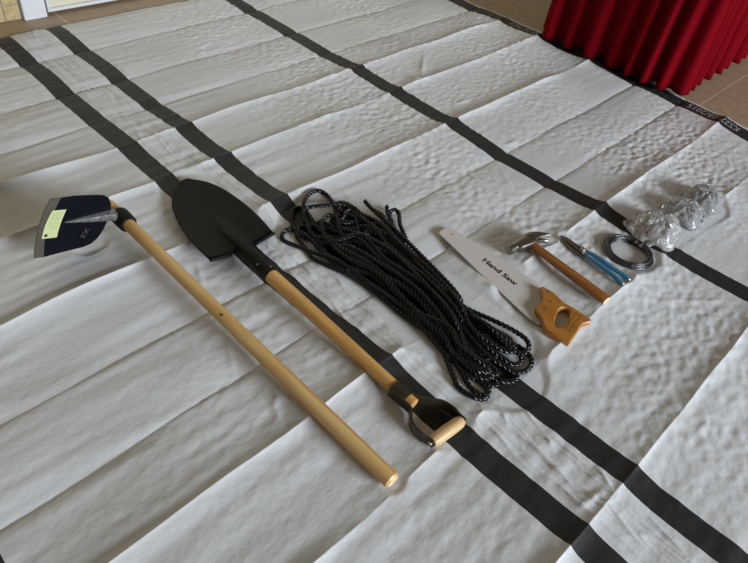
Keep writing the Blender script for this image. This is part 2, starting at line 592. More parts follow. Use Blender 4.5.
t1 = box('trim_1', (JX0, JX1, WY - 0.016, WY + 0.16, 0.0, 2.16), 'white_paint', bevel=0.003); tag(t1, kind='structure')
t2 = box('trim_2', (DX1 + 0.012, DX1 + 0.098, WY - 0.016, WY + 0.16, 0.0, 2.16), 'white_paint', bevel=0.003); tag(t2, kind='structure')
dr = box('door_1', (DX0, DX1, WY + 0.012, WY + 0.05, 0.012, 2.14), 'cream_paint'); tag(dr, kind='structure')
for nm, b in (('door_rail', (DX0, DX1, WY - 0.004, WY + 0.012, 0.012, 0.026)), ('door_rail', (DX0, DX1, WY - 0.004, WY + 0.012, 2.118, 2.14)),
              ('door_stile', (DX0, DX0 + 0.013, WY - 0.004, WY + 0.012, 0.026, 2.118)), ('door_stile', (DX1 - 0.013, DX1, WY - 0.004, WY + 0.012, 0.026, 2.118))):
    box(nm, b, 'white_paint', dr, bevel=0.003)

# ------------------------------------------------------------------ tarpaulin: one sheet, black bands as parts
def edge_bend(y):
    return np.interp(y, [-0.6, 0.0, 0.4, 0.62, 0.9, 1.4, 1.7, 2.3], [-0.09, -0.08, -0.040, -0.004, 0.006, 0.010, 0.0, 0.0])


def make_tarp():
    rt = root('tarpaulin', (0.76 * S, 0.9, 0.0), 'large creased white tarpaulin with black bands spread over the brown floor', 'tarpaulin')
    Y_TOP = 2.276 * S
    ys = np.r_[np.arange(-2.2, -0.75, 0.03), np.arange(-0.75, Y_TOP - 1e-4, 0.0052), Y_TOP]
    # snap rows onto the creases so that the folds stay sharp
    off = np.array([-0.0065, -0.0040, -0.0022, -0.0010, 0, 0.0010, 0.0022, 0.0040, 0.0065])
    for c, a, k in CRE:
        ys = np.r_[ys[np.abs(ys - c) > 0.0085], c + off]
    ys = np.sort(ys)
    edges = [X_END[0]] + [e for b in BANDS for e in b] + [X_END[1]]
    xs, cls = [], []
    for k in range(len(edges) - 1):
        a, b = edges[k] * S, edges[k + 1] * S
        st = 0.03 if b < -0.2 else (0.0030 if k == 6 else 0.0055 if k != 2 else 0.012)
        n = max(2, int(round((b - a) / st)))
        if 'b' and k == 2:
            xa = np.linspace(a, b, n, endpoint=False)
        else:
            xa = np.linspace(a, b, n, endpoint=False)
        xs += list(xa); cls += [k] * n
    xs.append(edges[-1] * S)
    xs = np.array(xs); cls = np.array(cls)
    XX, YY = np.meshgrid(xs, ys)
    YY = YY + crease_shift(XX, YY)
    YY = YY + 0.0022 * sample(F_WOB, XX, YY)
    # gentle irregularity of the outline and of the band edges
    XX = XX + 0.0016 * sample(F_MOD, XX * 0 + 1.3, YY * 1.0)
    XX = XX + S * edge_bend(YY / S) * np.clip((XX / S - 2.1) / 0.3, 0, 1)
    YY = np.where(YY > Y_TOP - 0.05, YY + 0.004 * sample(F_WOB, XX * 1.6, YY * 0), YY)
    ZZ = sheet_z(XX, YY)
    # far edge and right edge settle towards the floor
    e = np.clip((X_END[1] * S - XX) / 0.05, 0, 1) * np.clip((Y_TOP + 0.02 - YY) / 0.06, 0, 1)
    ZZ = 0.002 + (ZZ - 0.002) * (0.35 + 0.65 * e)
    V = np.stack([XX, YY, ZZ], 2)
    nx, ny = len(xs), len(ys)

    def piece(name, k0, k1, mat):
        c = np.where((cls >= k0) & (cls <= k1))[0]
        a, b = c[0], c[-1] + 1
        sub = V[:, a:b + 1].reshape(-1, 3).copy()
        w = b + 1 - a
        q = np.arange((ny - 1) * (w - 1))
        r_, c_ = q // (w - 1), q % (w - 1)
        i0 = r_ * w + c_
        F = np.stack([i0, i0 + 1, i0 + w + 1, i0 + w], 1)
        return sub, F
    loc = np.array(rt.location)

    def build(name, sub, F, mat, label=None):
        me = bpy.data.meshes.new(name)
        me.vertices.add(len(sub)); me.vertices.foreach_set('co', (sub - loc).astype(np.float32).ravel())
        me.loops.add(F.size); me.loops.foreach_set('vertex_index', F.astype(np.int32).ravel())
        me.polygons.add(len(F)); me.polygons.foreach_set('loop_start', np.arange(0, F.size, 4, dtype=np.int32))
        me.materials.append(MAT[mat])
        me.update(calc_edges=True); me.validate()
        me.shade_smooth()
        o = bpy.data.objects.new(name, me); COL.objects.link(o); o.parent = rt
        if label: o['label'] = label
        return o
    sv, sf, kk = [], [], 0
    for k in range(len(edges) - 1):
        sub, F = piece('x', k, k, None)
        if k % 2 == 0:
            sv.append(sub); sf.append(F + kk); kk += len(sub)
        else:
            build('band', sub, F, 'band', 'flat black band')
    build('sheet', np.vstack(sv), np.vstack(sf), 'sheet', 'creased white sheet')

    def onsheet(p):
        z = float(sheet_z(p.x, p.y)); e = min(1, max(0, (X_END[1] * S - p.x) / 0.05))
        return Vector((p.x, p.y, 0.002 + (z - 0.002) * (0.35 + 0.65 * e) + 0.0012))
    for (a, b) in (((734.5, 134.5), (685.5, 107.5)), ((541, 42), (504, 26))):
        p0, p1 = P(*a, 0.008), P(*b, 0.008)
        p0.x = (2.474 + float(edge_bend(p0.y / S))) * S; p1.x = (2.474 + float(edge_bend(p1.y / S))) * S
        u = (p1 - p0); wdt = u.length; u.normalize()
        lettering('lettering', 'KS27-05/2015', p0, u, Vector((-1, 0, 0)), Vector((0, 0, 1)), wdt, 0.050, 'print', rt, place=onsheet, bold=0.015)
    return rt


make_tarp()

# ------------------------------------------------------------------ skirted table
def make_table():
    x0, x1 = 2.470 * S, 2.470 * S + 1.5
    y0, y1 = 0.705 * S, 0.705 * S + 0.70
    rt = root('skirted_table', ((x0 + x1) / 2, (y0 + y1) / 2, 0), 'table hidden behind a deep red pleated cloth skirt', 'table')
    HT = 0.74
    box('table_top', (x0 + 0.02, x1 - 0.02, y0 + 0.02, y1 - 0.02, HT - 0.03, HT), 'table', rt, bevel=0.003)
    for x in (x0 + 0.12, x1 - 0.12):
        for y in (y0 + 0.12, y1 - 0.12):
            v, f = tube([(x, y, 0.004), (x, y, HT - 0.03)], 0.014, 10)
            obj('leg', v, f, 'steel_leg', rt, True)
    rc = 0.035
    path = []
    def seg(a, b):
        n = int((Vector(b) - Vector(a)).length / 0.004)
        for k in range(n):
            t = k / n
            d = (Vector(b) - Vector(a)).normalized()
            path.append((Vector(a).lerp(Vector(b), t), Vector((d.y, -d.x))))
    def arc(c, a0):
        for k in range(14):
            t = a0 + math.pi / 2 * k / 14
            n = Vector((math.cos(t), math.sin(t)))
            path.append((Vector(c) + n * rc, n))
    seg((x0 + rc, y0), (x1 - rc, y0)); arc((x1 - rc, y0 + rc), -math.pi / 2)
    seg((x1, y0 + rc), (x1, y1 - rc)); arc((x1 - rc, y1 - rc), 0)
    seg((x1 - rc, y1), (x0 + rc, y1)); arc((x0 + rc, y1 - rc), math.pi / 2)
    seg((x0, y1 - rc), (x0, y0 + rc)); arc((x0 + rc, y0 + rc), math.pi)
    s, ph = 0.0, 0.0
    d_, wob, rnd = [], [], random.Random(5)
    cur, tgt = 0.075, 0.075
    for k in range(len(path)):
        st = (path[k][0] - path[k - 1][0]).length if k else 0.004
        ph += st / cur
        if int(ph) != int(ph - st / cur):
            tgt = rnd.uniform(0.060, 0.125)
        cur += (tgt - cur) * 0.15
        f = ph % 1.0
        # broad rounded front, narrow tuck behind
        v = math.cos(2 * math.pi * f)
        d_.append(0.55 * v + 0.30 * math.copysign(abs(v) ** 0.5, v))
        wob.append(math.sin(s * 23) * 0.5 + math.sin(s * 57 + 1) * 0.5)
        s += st
    rows = 22
    V, F = [], []
    n = len(path)
    for r in range(rows):
        t = r / (rows - 1)
        z_ = 0.016 + (HT + 0.004 - 0.016) * t
        amp = 0.010 + 0.024 * (1 - t) ** 0.8
        for k in range(n):
            p, nn = path[k]
            off = 0.020 + d_[k] * amp * (1 + 0.35 * wob[k]) + wob[k] * 0.004 * (1 - t)
            zz = z_ + ((0.005 * wob[k] + 0.008 + 0.004 * (1 - d_[k])) * (1 - t) ** 4)
            V.append((p.x + nn.x * off, p.y + nn.y * off, zz))
    for r in range(rows - 1):
        for k in range(n):
            l = (k + 1) % n
            F.append((r * n + k, r * n + l, (r + 1) * n + l, (r + 1) * n + k))
    o = obj('cloth_skirt', V, F, 'red', rt, True)
    md = o.modifiers.new('cloth_thickness', 'SOLIDIFY'); md.thickness = 0.002; md.offset = 0
    c, f = box_v(x0 - 0.012, x1 + 0.012, y0 - 0.012, y1 + 0.012, HT + 0.001, HT + 0.006)
    obj('top_cloth', c, f, 'red', rt)


make_table()

# ------------------------------------------------------------------ hoe
def make_hoe():
    he = P(391.5, 480, 0.0)
    he.z = tz(he, 0.03) + 0.017
    he = P(391.5, 480, he.z)
    hc = P(123.5, 219.5, 0.070)
    hd = (hc - he).normalized()
    tip = hc + hd * 0.075
    rt = root('hoe', (hc.x, hc.y, 0.012), 'hoe with blue-black blade and long pale wooden handle', 'hoe')
    # handle
    pts, rad = [], []
    Lh = (tip - he).length
    for k in range(25):
        t = k / 24
        pts.append(he + hd * (Lh * t)); rad.append(0.0163 + 0.0022 * (1 - t) + 0.0004 * math.sin(t * 9))
    pts.insert(0, he - hd * 0.004); rad.insert(0, rad[0] - 0.004)
    v, f = tube(pts, rad, 20)
    h = auto_smooth(obj('handle', v, f, 'hoe_wood', rt), 0.7)
    c0 = he - hd * 0.0046
    v, f = tube([c0, c0 + hd * 0.0005], [0.0132, 0.0138], 20)
    obj('end_grain', v, f, 'end_grain', h)
    # a dark knot in the wood
    kp = P(220, 323, 0.045); tt = (kp - he).dot(hd); cpt = he + hd * tt
    view = (Vector((0, 0, S)) - cpt); view -= hd * view.dot(hd); view.normalize()
    kn = cpt + view * 0.0172
    v, f = tube([kn, kn + view * 0.0010], [0.0034, 0.0028], 10)
    obj('knot', v, f, 'burn', h)
    # collar (eye)
    side = hd.cross(Vector((0, 0, 1))).normalized()
    cl = []
    for a, r in ((-0.026, 0.0185), (-0.026, 0.0225), (-0.022, 0.0240), (0.018, 0.0250), (0.024, 0.0235), (0.024, 0.0185)):
        cl.append((hc + hd * a, r))
    v, f = tube([p for p, r in cl], [r for p, r in cl], 24)
    auto_smooth(obj('collar', v, f, 'black_steel', rt), 0.5)
    # blade: plane nearly square to the handle, standing on its heel corner
    n = Vector((hd.x, hd.y, 0)).normalized()
    tl = math.radians(10)
    n = n * math.cos(tl) + Vector((0, 0, 1)) * math.sin(tl)
    o0 = hc + hd * 0.006
    def B(px, py, off=0.0):
        r = Vector(R @ np.array([px - CX, py - CY, FPX]))
        c = Vector((0, 0, S))
        s = ((o0 + n * off) - c).dot(n) / r.dot(n)
        return c + r * s
    outline = [(34, 258.5), (35, 245), (38.5, 228), (44, 212), (51, 199), (55, 197.8), (75, 196.2), (96, 195.4), (104, 195.6), (109, 198), (111, 203),
               (111.3, 210), (108.5, 219), (104, 229), (98, 238), (91, 244), (83, 247.3), (62, 252.5)]
    edge_i = [(44, 257.2), (44.5, 243), (48, 227), (54.5, 211), (61, 198.3)]
    # body polygon (right of the ground edge) and edge strip as two parts sharing a line
    body = edge_i[::1] + outline[6:]
    bend = 0.0
    def curved(pp):
        """slight dish of the blade towards its cutting edge"""
        return pp
    low = min(B(*p).z for p in outline)
    v, f = slab([[B(*p) for p in body]], 0.0035, 0.0007, -n)
    bl = obj('blade', v, f, 'hoe_black', rt)
    bl['label'] = 'blue-black painted blade'
    strip = outline[:5] + [(56, 197.9), (61, 198.3)][1:] + edge_i[::-1][1:]
    v, f = slab([[B(*p) for p in strip]], 0.0030, 0.0006, -n)
    o = obj('cutting_edge', v, f, 'hoe_edge', bl); o['label'] = 'bare grey cutting edge'
    # raised tapering rib from collar onto blade
    a = B(116, 216.5, -0.012); b = B(65, 222.5, -0.001)
    rib = []
    d = (b - a).normalized(); up = d.cross(-n).normalized()
    for k in range(9):
        t = k / 8
        p = a.lerp(b, t)
        w = 0.0155 * (1 - t) ** 0.85 + 0.0008
        hgt = 0.013 * (1 - t) + 0.001
        q = p + n * (0.004 * (1 - t))
        rib.append([q + up * w + n * hgt * 0.8, q + up * w * 0.75 - n * hgt * 0.5, q - n * hgt * 0.75, q - up * w * 0.75 - n * hgt * 0.5, q - up * w + n * hgt * 0.8])
    v, f = loft(rib)
    auto_smooth(obj('rib', v, f, 'weld', rt), 0.9)['label'] = 'bare grey steel rib'
    # paper label
    q = [(52.5, 210.8), (66.5, 209.6), (56.8, 237.4), (41.6, 239.0)]
    lab = []
    k = 6
    for i in range(k + 1):
        t = i / k
        bow = -1.6 * math.sin(math.pi * t)
        lab.append((q[0][0] + (q[3][0] - q[0][0]) * t + bow, q[0][1] + (q[3][1] - q[0][1]) * t))
    for i in range(k + 1):
        t = i / k
        bow = -1.0 * math.sin(math.pi * t)
        lab.append((q[2][0] + (q[1][0] - q[2][0]) * t + bow, q[2][1] + (q[1][1] - q[2][1]) * t))
    v, f = slab([[B(*p, -0.0012) for p in lab]], 0.0007, 0, -n)
    lb = obj('paper_label', v, f, 'label', bl); lb['label'] = 'pale green paper label with faint writing'
    for t in (0.25, 0.42, 0.60, 0.78):
        seg = []
        e0 = (q[0][0] + (q[1][0] - q[0][0]) * t, q[0][1] + (q[1][1] - q[0][1]) * t)
        e1 = (q[3][0] + (q[2][0] - q[3][0]) * t, q[3][1] + (q[2][1] - q[3][1]) * t)
        for s0 in (0.08, 0.24, 0.40, 0.56):
            if t < 0.35 and s0 > 0.5: continue
            def at(s, dx):
                return B(e0[0] + (e1[0] - e0[0]) * s - 1.3 * math.sin(math.pi * s) + dx, e0[1] + (e1[1] - e0[1]) * s, -0.0016)
            s1 = s0 + 0.12
            seg.append(([at(s0, -0.4), at(s0, 0.4), at(s1, 0.4), at(s1, -0.4)], [(0, 1, 2, 3)]))
        v, f = join(*seg)
        obj('writing', v, f, 'label_ink', bl)
    c = B(45.8, 235.6, -0.0016)
    v, f = tube([c, c - n * 0.0006], 0.0042, 12)
    obj('punched_hole', v, f, 'ink', bl)
    s0, s1, s2 = B(79.5, 237.5, -0.0008), B(85.5, 227.8, -0.0008), B(83.5, 238, -0.0008)
    lettering('stamp', 'SX', s0, (s1 - s0).normalized(), (s2 - s0).normalized(), -n, (s1 - s0).length, 0.015, 'stamp', bl)
    return low


make_hoe()

# ------------------------------------------------------------------ shovel
def make_shovel():
    T = P(187, 180, 0.022)
    E0 = P(446, 432, 0.0); E0.z = 0.0
    ax = Vector((E0.x - T.x, E0.y - T.y, 0)).normalized()     # from tip to grip
    lat = Vector((-ax.y, ax.x, 0))                            # towards +X side? checked below
    rt = root('shovel', (T.x + ax.x * 0.3, T.y + ax.y * 0.3, 0.012), 'black round-point shovel with wooden shaft and D-shaped grip', 'shovel')
    zt = 0.030
    def loc(px, py, h):
        p = P(px, py, h); d = p - T
        return d.x * ax.x + d.y * ax.y, d.x * lat.x + d.y * lat.y
    A = [loc(*p, zt) for p in [(186, 178.5), (179, 184.5), (175, 192), (172.8, 202), (175, 214), (182.6, 232.6), (195, 251.5), (208.5, 267)]]
    Bq = [loc(*p, zt) for p in [(186, 178.5), (197, 178.6), (209, 180.5), (224, 188), (236.5, 198), (250, 210.5), (262, 225), (272.5, 239.8)]]
    La = sum((Vector((A[-1][0], A[-1][1])), Vector((Bq[-1][0], Bq[-1][1]))), Vector((0, 0)))[0] / 2
    sA = 1 if A[-1][1] > 0 else -1
    wa = np.array([[a, abs(t)] for a, t in A]); wb = np.array([[a, abs(t)] for a, t in Bq])
    a0 = min(wa[0, 0], wb[0, 0])
    # symmetric half-width profile averaged over both sides
    NS, NT = 34, 29
    ss = np.linspace(0, 1, NS) ** 1.0
    aa = a0 + (La - a0) * (ss ** 1.35)
    hw = np.interp(aa, wa[:, 0], wa[:, 1]) * 0.5 + np.interp(aa, wb[:, 0], wb[:, 1]) * 0.5
    hw[0] = 0.012
    # smooth the profile
    for _ in range(3):
        hw[1:-1] = 0.25 * hw[:-2] + 0.5 * hw[1:-1] + 0.25 * hw[2:]
    shift = np.interp(aa, wb[:, 0], wb[:, 1]) - np.interp(aa, wa[:, 0], wa[:, 1])
    shift *= -0.5 * sA
    shift[:] = np.linspace(shift[3:8].mean(), shift[-6:].mean(), NS)
    WM = hw.max()
    def zb(a, t):
        s = (a - a0) / (La - a0)
        return 0.017 + 0.020 * s ** 1.2 + 0.015 * (t / WM) ** 2 * (0.4 + 0.6 * s) + 0.010 * (1 - s) ** 3
    V, F = [], []
    for i in range(NS):
        for j in range(NT):
            t = (j / (NT - 1) * 2 - 1) * hw[i]
            s = (aa[i] - a0) / (La - a0)
            z = zb(aa[i], t)
            # raised frog running out from the socket
            k = np.clip((s - 0.42) / 0.58, 0, 1)
            wd = 0.010 + 0.016 * k
            z += 0.016 * k ** 1.15 * math.exp(-(t / wd) ** 2 * 1.3)
            p = T + ax * aa[i] + lat * (t + shift[i])
            V.append((p.x, p.y, z))
    for i in range(NS - 1):
        for j in range(NT - 1):
            F.append((i * NT + j, i * NT + j + 1, (i + 1) * NT + j + 1, (i + 1) * NT + j))
    bl = obj('blade', V, F, 'black_steel', rt, True)
    md = bl.modifiers.new('steel_thickness', 'SOLIDIFY'); md.thickness = 0.0022; md.offset = -1
    # turned steps along the shoulders
    for s0, s1 in ((-1.0, -0.36), (0.36, 1.0)):
        pts = []
        for k in range(7):
            t = (s0 + (s1 - s0) * k / 6) * hw[-1]
            p = T + ax * (La + 0.002) + lat * (t + shift[-1])
            pts.append((p.x, p.y, zb(La, t) + 0.0025))
        v, f = tube(pts, 0.0042, 8)
        obj('step', v, f, 'black_steel', rt, True)
    # socket and shaft
    p0 = T + ax * (La - 0.145) + lat * shift[-1]; p0.z = 0.0265
    sE = P(272.5, 277, 0.062)
    yk = P(398, 391, 0.040)
    gr = P(447, 432, 0.034)
    c1 = T + ax * (La + 0.012) + lat * shift[-1]; c1.z = 0.047
    cm = p0.lerp(c1, 0.5); cm.z = 0.0365
    pts = [p0, cm, c1, c1.lerp(sE, 0.5) + Vector((0, 0, 0.002)), sE]
    cp = catmull(pts, 0.008)
    cp = [Vector(q) for q in cp]
    n = len(cp)
    rad = [0.0030 + (0.0205 - 0.0030) * min(1, k / n * 1.45) ** 0.8 for k in range(n)]
    v, f = tube(cp, rad, 18)
    so = auto_smooth(obj('socket', v, f, 'black_steel', rt), 0.6)
    d = (yk - sE).normalized()
    for px, py in ((250.5, 265.5), (270, 267.8)):
        q = P(px, py, 0.075)
        best = min(cp, key=lambda c: (Vector((c.x, c.y, 0)) - Vector((q.x, q.y, 0))).length)
        lt = Vector((q.x - best.x, q.y - best.y, 0)).length
        sd = 1 if (q - best).dot(lat) > 0 else -1
        nrm = (lat * sd * min(lt / 0.0195, 0.8) + Vector((0, 0, 1)) * 0.75).normalized()
        c = best + nrm * 0.0182
        v, f = tube([c, c + nrm * 0.0022], [0.0036, 0.0026], 10)
        obj('rivet', v, f, 'rivet', so, True)
    sh = [sE - d * 0.004, sE + d * 0.004, sE.lerp(yk, 0.3) + Vector((0, 0, 0.001)), sE.lerp(yk, 0.6), yk, yk + d * 0.055]
    sp = [Vector(q) for q in catmull(sh, 0.02)]
    v, f = tube(sp, [0.0190 - 0.0034 * (k / len(sp)) for k in range(len(sp))], 20)
    auto_smooth(obj('shaft', v, f, 'shovel_wood', rt), 0.7)
    # forked steel yoke: two straps hugging the shaft, opening to the grip
    g0, g1 = P(432.0, 442.0, 0.034), P(461.5, 420.8, 0.034)
    gx = (g1 - g0).normalized()
    for sgn, pin, pl in ((-1, g0, [(410.5, 411), (411, 424), (419, 435)]), (1, g1, [(426, 401), (442, 404), (453, 411)])):
        lt = gx * sgn
        path = [yk - d * 0.012 + lt * 0.0155, yk + d * 0.030 + lt * 0.0150]
        path += [P(px, py, 0.036) for px, py in pl]
        path += [pin + lt * 0.003 + d * -0.002, pin + lt * 0.003 + d * 0.012]
        cp2 = [Vector(q) for q in catmull(path, 0.006)]
        secs = []
        m_ = len(cp2)
        for k, q in enumerate(cp2):
            a = cp2[max(0, k - 1)]; b = cp2[min(m_ - 1, k + 1)]
            tt = (b - a).normalized()
            nn = tt.cross(Vector((0, 0, 1))).normalized()
            t = k / (m_ - 1)
            hh = 0.0150 - 0.0022 * math.sin(math.pi * min(1, t * 1.2)) if t < 0.83 else 0.0118
            th_ = 0.0026
            uu = Vector((0, 0, 1))
            secs.append([q + nn * th_ - uu * hh, q + nn * th_ + uu * hh, q - nn * th_ + uu * hh, q - nn * th_ - uu * hh])
        v, f = loft(secs)
        yo = auto_smooth(obj('yoke', v, f, 'yoke', rt), 0.8)
        md = yo.modifiers.new('soft_edges', 'BEVEL'); md.width = 0.0014; md.segments = 2
        c = pin + lt * 0.006
        v, f = tube([c, c + lt * 0.0022], [0.0055, 0.0040], 12)
        obj('rivet', v, f, 'rivet', yo, True)
    # strap wrapping the end of the shaft
    ring = []
    for a, r in ((-0.012, 0.0176), (-0.012, 0.0188), (0.030, 0.0182), (0.030, 0.0172)):
        ring.append((yk + d * a, r))
    secs = []
    nsd = 20
    xx = d.cross(Vector((0, 0, 1))).normalized(); yy = xx.cross(d)
    v, f = [], []
    sweep = 20
    for p, r in ring:
        secs.append([p + (xx * math.cos(-2.3 + 3.35 * k / sweep + math.pi) + yy * math.sin(-2.3 + 3.35 * k / sweep + math.pi)) * r for k in range(sweep + 1)])
    for k, s_ in enumerate(secs): v += s_
    w_ = sweep + 1
    for i in range(4):
        j = (i + 1) % 4
        for k in range(sweep):
            f.append((i * w_ + k, i * w_ + k + 1, j * w_ + k + 1, j * w_ + k))
    auto_smooth(obj('strap', v, f, 'yoke', rt), 0.6)
    # grip
    L = (g1 - g0).length
    pts, rad = [], []
    for k in range(13):
        t = k / 12
        pts.append(g0 + gx * (L * t)); rad.append(0.0136 + 0.0016 * math.sin(math.pi * t) - (0.0025 if k in (0, 12) else 0))
    v, f = tube(pts, rad, 20)
    auto_smooth(obj('grip', v, f, 'grip_wood', rt), 0.6)['label'] = 'pale wooden cross grip'


make_shovel()

# ------------------------------------------------------------------ rope bundle
def make_rope():
    r = 0.0068
    rnd = random.Random(21)
    left = [(290, 238), (300, 250), (318, 262), (335, 277), (366, 292), (391, 313), (422, 341), (443, 361), (455, 382), (478, 400)]
    right = [(338, 198), (352, 203), (372, 210), (392, 222), (403, 237), (424, 257), (447, 277), (467, 305), (491, 327), (526, 345)]
    Lw = [P(*p, 0.012) for p in left]; Rw = [P(*p, 0.026) for p in right]
    def env(s):
        k = min(max(s, 0), 1) * (len(Lw) - 1)
        i = min(int(k), len(Lw) - 2); f = k - i
        return Lw[i].lerp(Lw[i + 1], f), Rw[i].lerp(Rw[i + 1], f)
    def at(s, f, z):
        a, b = env(s)
        p = a.lerp(b, f)
        return (p.x, p.y, z)
    PX = lambda pts, zs: [tuple(P(px, py, z)) for (px, py), z in zip(pts, zs)]
    far = [
        PX([(312, 226), (304, 207), (307, 197), (318, 191.5), (328, 196), (335, 207), (341, 222)], [.03, .03, .028, .024, .024, .03, .034]),
        PX([(306, 238), (295, 230), (291.5, 219), (295, 209), (302, 207.5), (309, 215), (318, 228)], [.02, .02, .018, .018, .022, .03, .034]),
        PX([(312, 252), (296, 246.5), (284, 243), (282, 237.5), (288, 231), (297, 230.5), (309, 238)], [.02, .014, .010, .010, .012, .018, .026]),
        PX([(318, 238), (307, 222), (303.5, 214), (308, 207.5), (325, 205.5), (342, 203.5), (356, 209), (366, 222)], [.03, .032, .034, .036, .04, .042, .042, .04]),
        PX([(340, 228), (344, 218), (347, 211.5), (352, 209), (357, 212), (357, 222), (362, 236)], [.03, .034, .036, .036, .036, .036, .034]),
        PX([(396, 238), (391, 224), (390, 214), (394, 209), (399, 213), (400, 224), (406, 242)], [.02, .022, .026, .028, .026, .022, .022]),
        PX([(330, 242), (322, 226), (325, 217), (333, 215), (338, 221), (342, 236)], [.04, .046, .048, .048, .046, .042]),
        PX([(315, 260), (303, 247), (296, 236), (301, 228), (310, 231), (322, 246)], [.012, .010, .010, .012, .016, .018]),
    ]
    near = [
        PX([(497, 322), (516, 332), (527, 340), (529, 348), (524, 354), (512, 350), (496, 338)], [.034, .032, .030, .028, .024, .024, .03]),
        PX([(500, 338), (517, 346), (528, 355), (531, 364), (527, 372), (516, 374), (502, 362)], [.02, .018, .014, .012, .012, .014, .022]),
        PX([(450, 372), (455, 388), (466, 398), (478, 404), (486, 401), (486, 391), (476, 380), (462, 364)], [.012, .010, .010, .010, .010, .012, .014, .018]),
        PX([(455, 362), (463, 376), (472, 390), (482, 396), (489, 392), (488, 382), (478, 368)], [.02, .018, .018, .020, .020, .022, .028]),
        PX([(484, 352), (504, 366), (514, 373), (518, 379), (510, 384), (498, 380), (480, 362)], [.034, .028, .022, .018, .014, .016, .026]),
        PX([(468, 350), (483, 366), (492, 376), (499, 384), (492, 387), (482, 382), (464, 362)], [.04, .034, .028, .020, .016, .018, .026]),
        PX([(458, 344), (476, 358), (487, 367), (493, 375), (484, 379), (472, 370), (452, 352)], [.05, .046, .038, .030, .026, .030, .036]),
        PX([(490, 330), (508, 345), (519, 354), (523, 361), (514, 365), (500, 356), (480, 340)], [.046, .042, .036, .030, .026, .032, .04]),
        PX([(480, 320), (500, 334), (511, 342), (516, 350), (507, 352), (492, 343), (470, 326)], [.055, .05, .044, .038, .036, .042, .05]),
    ]
    def fill(end):
        f = rnd.uniform(0.12, 0.86)
        h = rnd.uniform(0.010, 0.036)
        w = rnd.uniform(0.05, 0.10) * rnd.choice((-1, 1))
        if end == 'far':
            s = rnd.uniform(0.04, 0.17)
            k = [(s + 0.08, f), (s + 0.03, f), (s, f + w * 0.3), (s, f + w * 0.8), (s + 0.03, f + w * 1.05), (s + 0.08, f + w)]
        else:
            s = rnd.uniform(0.93, 1.0)
            k = [(s - 0.08, f), (s - 0.03, f), (s, f + w * 0.3), (s, f + w * 0.8), (s - 0.03, f + w * 1.05), (s - 0.08, f + w)]
        return [at(a, b, h) for a, b in k]
    nf = 22
    fars = far + [fill('far') for _ in range(nf - len(far))]
    nears = near + [fill('near') for _ in range(nf - len(near))]
    # pair ends by lateral position with some shuffle, so passes cross a little
    def latf(l):
        c = Vector(l[len(l) // 2]); best = 0
        a, b = env(0.05 if l in fars else 0.95)
        e = b - a
        return (c - a).dot(e) / e.length_squared
    fars.sort(key=lambda l: latf(l) + rnd.uniform(-0.16, 0.16))
    nears.sort(key=lambda l: latf(l) + rnd.uniform(-0.16, 0.16))
    def frac(p, s):
        a, b = env(s); e = b - a
        return min(0.97, max(0.03, (Vector(p) - a).dot(e) / e.length_squared))
    order = list(range(nf))
    pts = []
    # free end by the bundle's head
    pts += PX([(365, 201), (372, 209), (384, 221)], [.042, .042, .04])
    fcur, scur = 0.86, 0.20
    npass = [0]
    def crossing(p0, p1, s0, s1):
        f0, f1 = frac(p0, s0), frac(p1, s1)
        fm = 0.04 + 0.92 * npass[0] / (2 * nf); npass[0] += 1
        out = []
        lay = rnd.random()
        for t in (0.2, 0.4, 0.6, 0.8):
            f = f0 + (f1 - f0) * (t * t * (3 - 2 * t))
            f = f + (fm - f) * 0.75 + rnd.uniform(-0.075, 0.075)
            f = min(0.97, max(0.03, f))
            dome = 1 - abs(2 * f - 1) ** 2.2
            z = 0.0175 + lay * 0.050 * dome + rnd.uniform(-0.003, 0.003)
            out.append(at(s0 + (s1 - s0) * t, f, z))
        return out
    for i in range(nf):
        nl = nears[i]
        if i % 2: nl = nl[::-1]
        pts += crossing(pts[-1], nl[0], 0.16, 0.90)
        pts += nl
        fl_ = fars[i] if i else fars[0]
        pts += crossing(nl[-1], fl_[0], 0.90, 0.16)
        pts += fl_
    pts += crossing(pts[-1], at(0.9, 0.5, 0.04), 0.16, 0.9)
    pts += [at(0.70, 0.85, 0.05), at(0.45, 0.92, 0.045), at(0.25, 0.95, 0.04)] + PX([(393, 225), (388, 214), (387, 206)], [.034, .036, .038])
    C = catmull(pts, 0.0042)
    # keep the rope above the sheet
    zmin = sheet_z(C[:, 0], C[:, 1]) + r * 0.95
    C[:, 2] = np.maximum(C[:, 2], zmin)
    for _ in range(6):
        C[1:-1] = 0.25 * C[:-2] + 0.5 * C[1:-1] + 0.25 * C[2:]
    C[:, 2] = np.maximum(C[:, 2], sheet_z(C[:, 0], C[:, 1]) + r * 0.9)
    n = len(C)
    T = np.gradient(C, axis=0); T /= np.linalg.norm(T, axis=1)[:, None]
    U = np.zeros_like(C)
    u = np.cross(T[0], [0, 0, 1.0]); u /= np.linalg.norm(u)
    for k in range(n):
        u = u - T[k] * (u @ T[k]); u /= np.linalg.norm(u); U[k] = u
    B = np.cross(T, U)
    arc = np.arange(n) * 0.0042
    sides = 6
    allV, allF = [], []
    for st in range(3):
        ph = 2 * math.pi * (arc / 0.040 + st / 3)
        cen = C + (U * np.cos(ph)[:, None] + B * np.sin(ph)[:, None]) * (r * 0.50)
        e1 = U * np.cos(ph)[:, None] + B * np.sin(ph)[:, None]
        e2 = -U * np.sin(ph)[:, None] + B * np.cos(ph)[:, None]
        rs = r * 0.56
        ring = np.stack([cen + (e1 * math.cos(2 * math.pi * k / sides) + e2 * math.sin(2 * math.pi * k / sides)) * rs for k in range(sides)], 1)
        base = st * n * sides
        allV.append(ring.reshape(-1, 3))
        i = np.arange(n - 1)[:, None]; k = np.arange(sides)[None]
        a = base + i * sides + k; b = base + i * sides + (k + 1) % sides
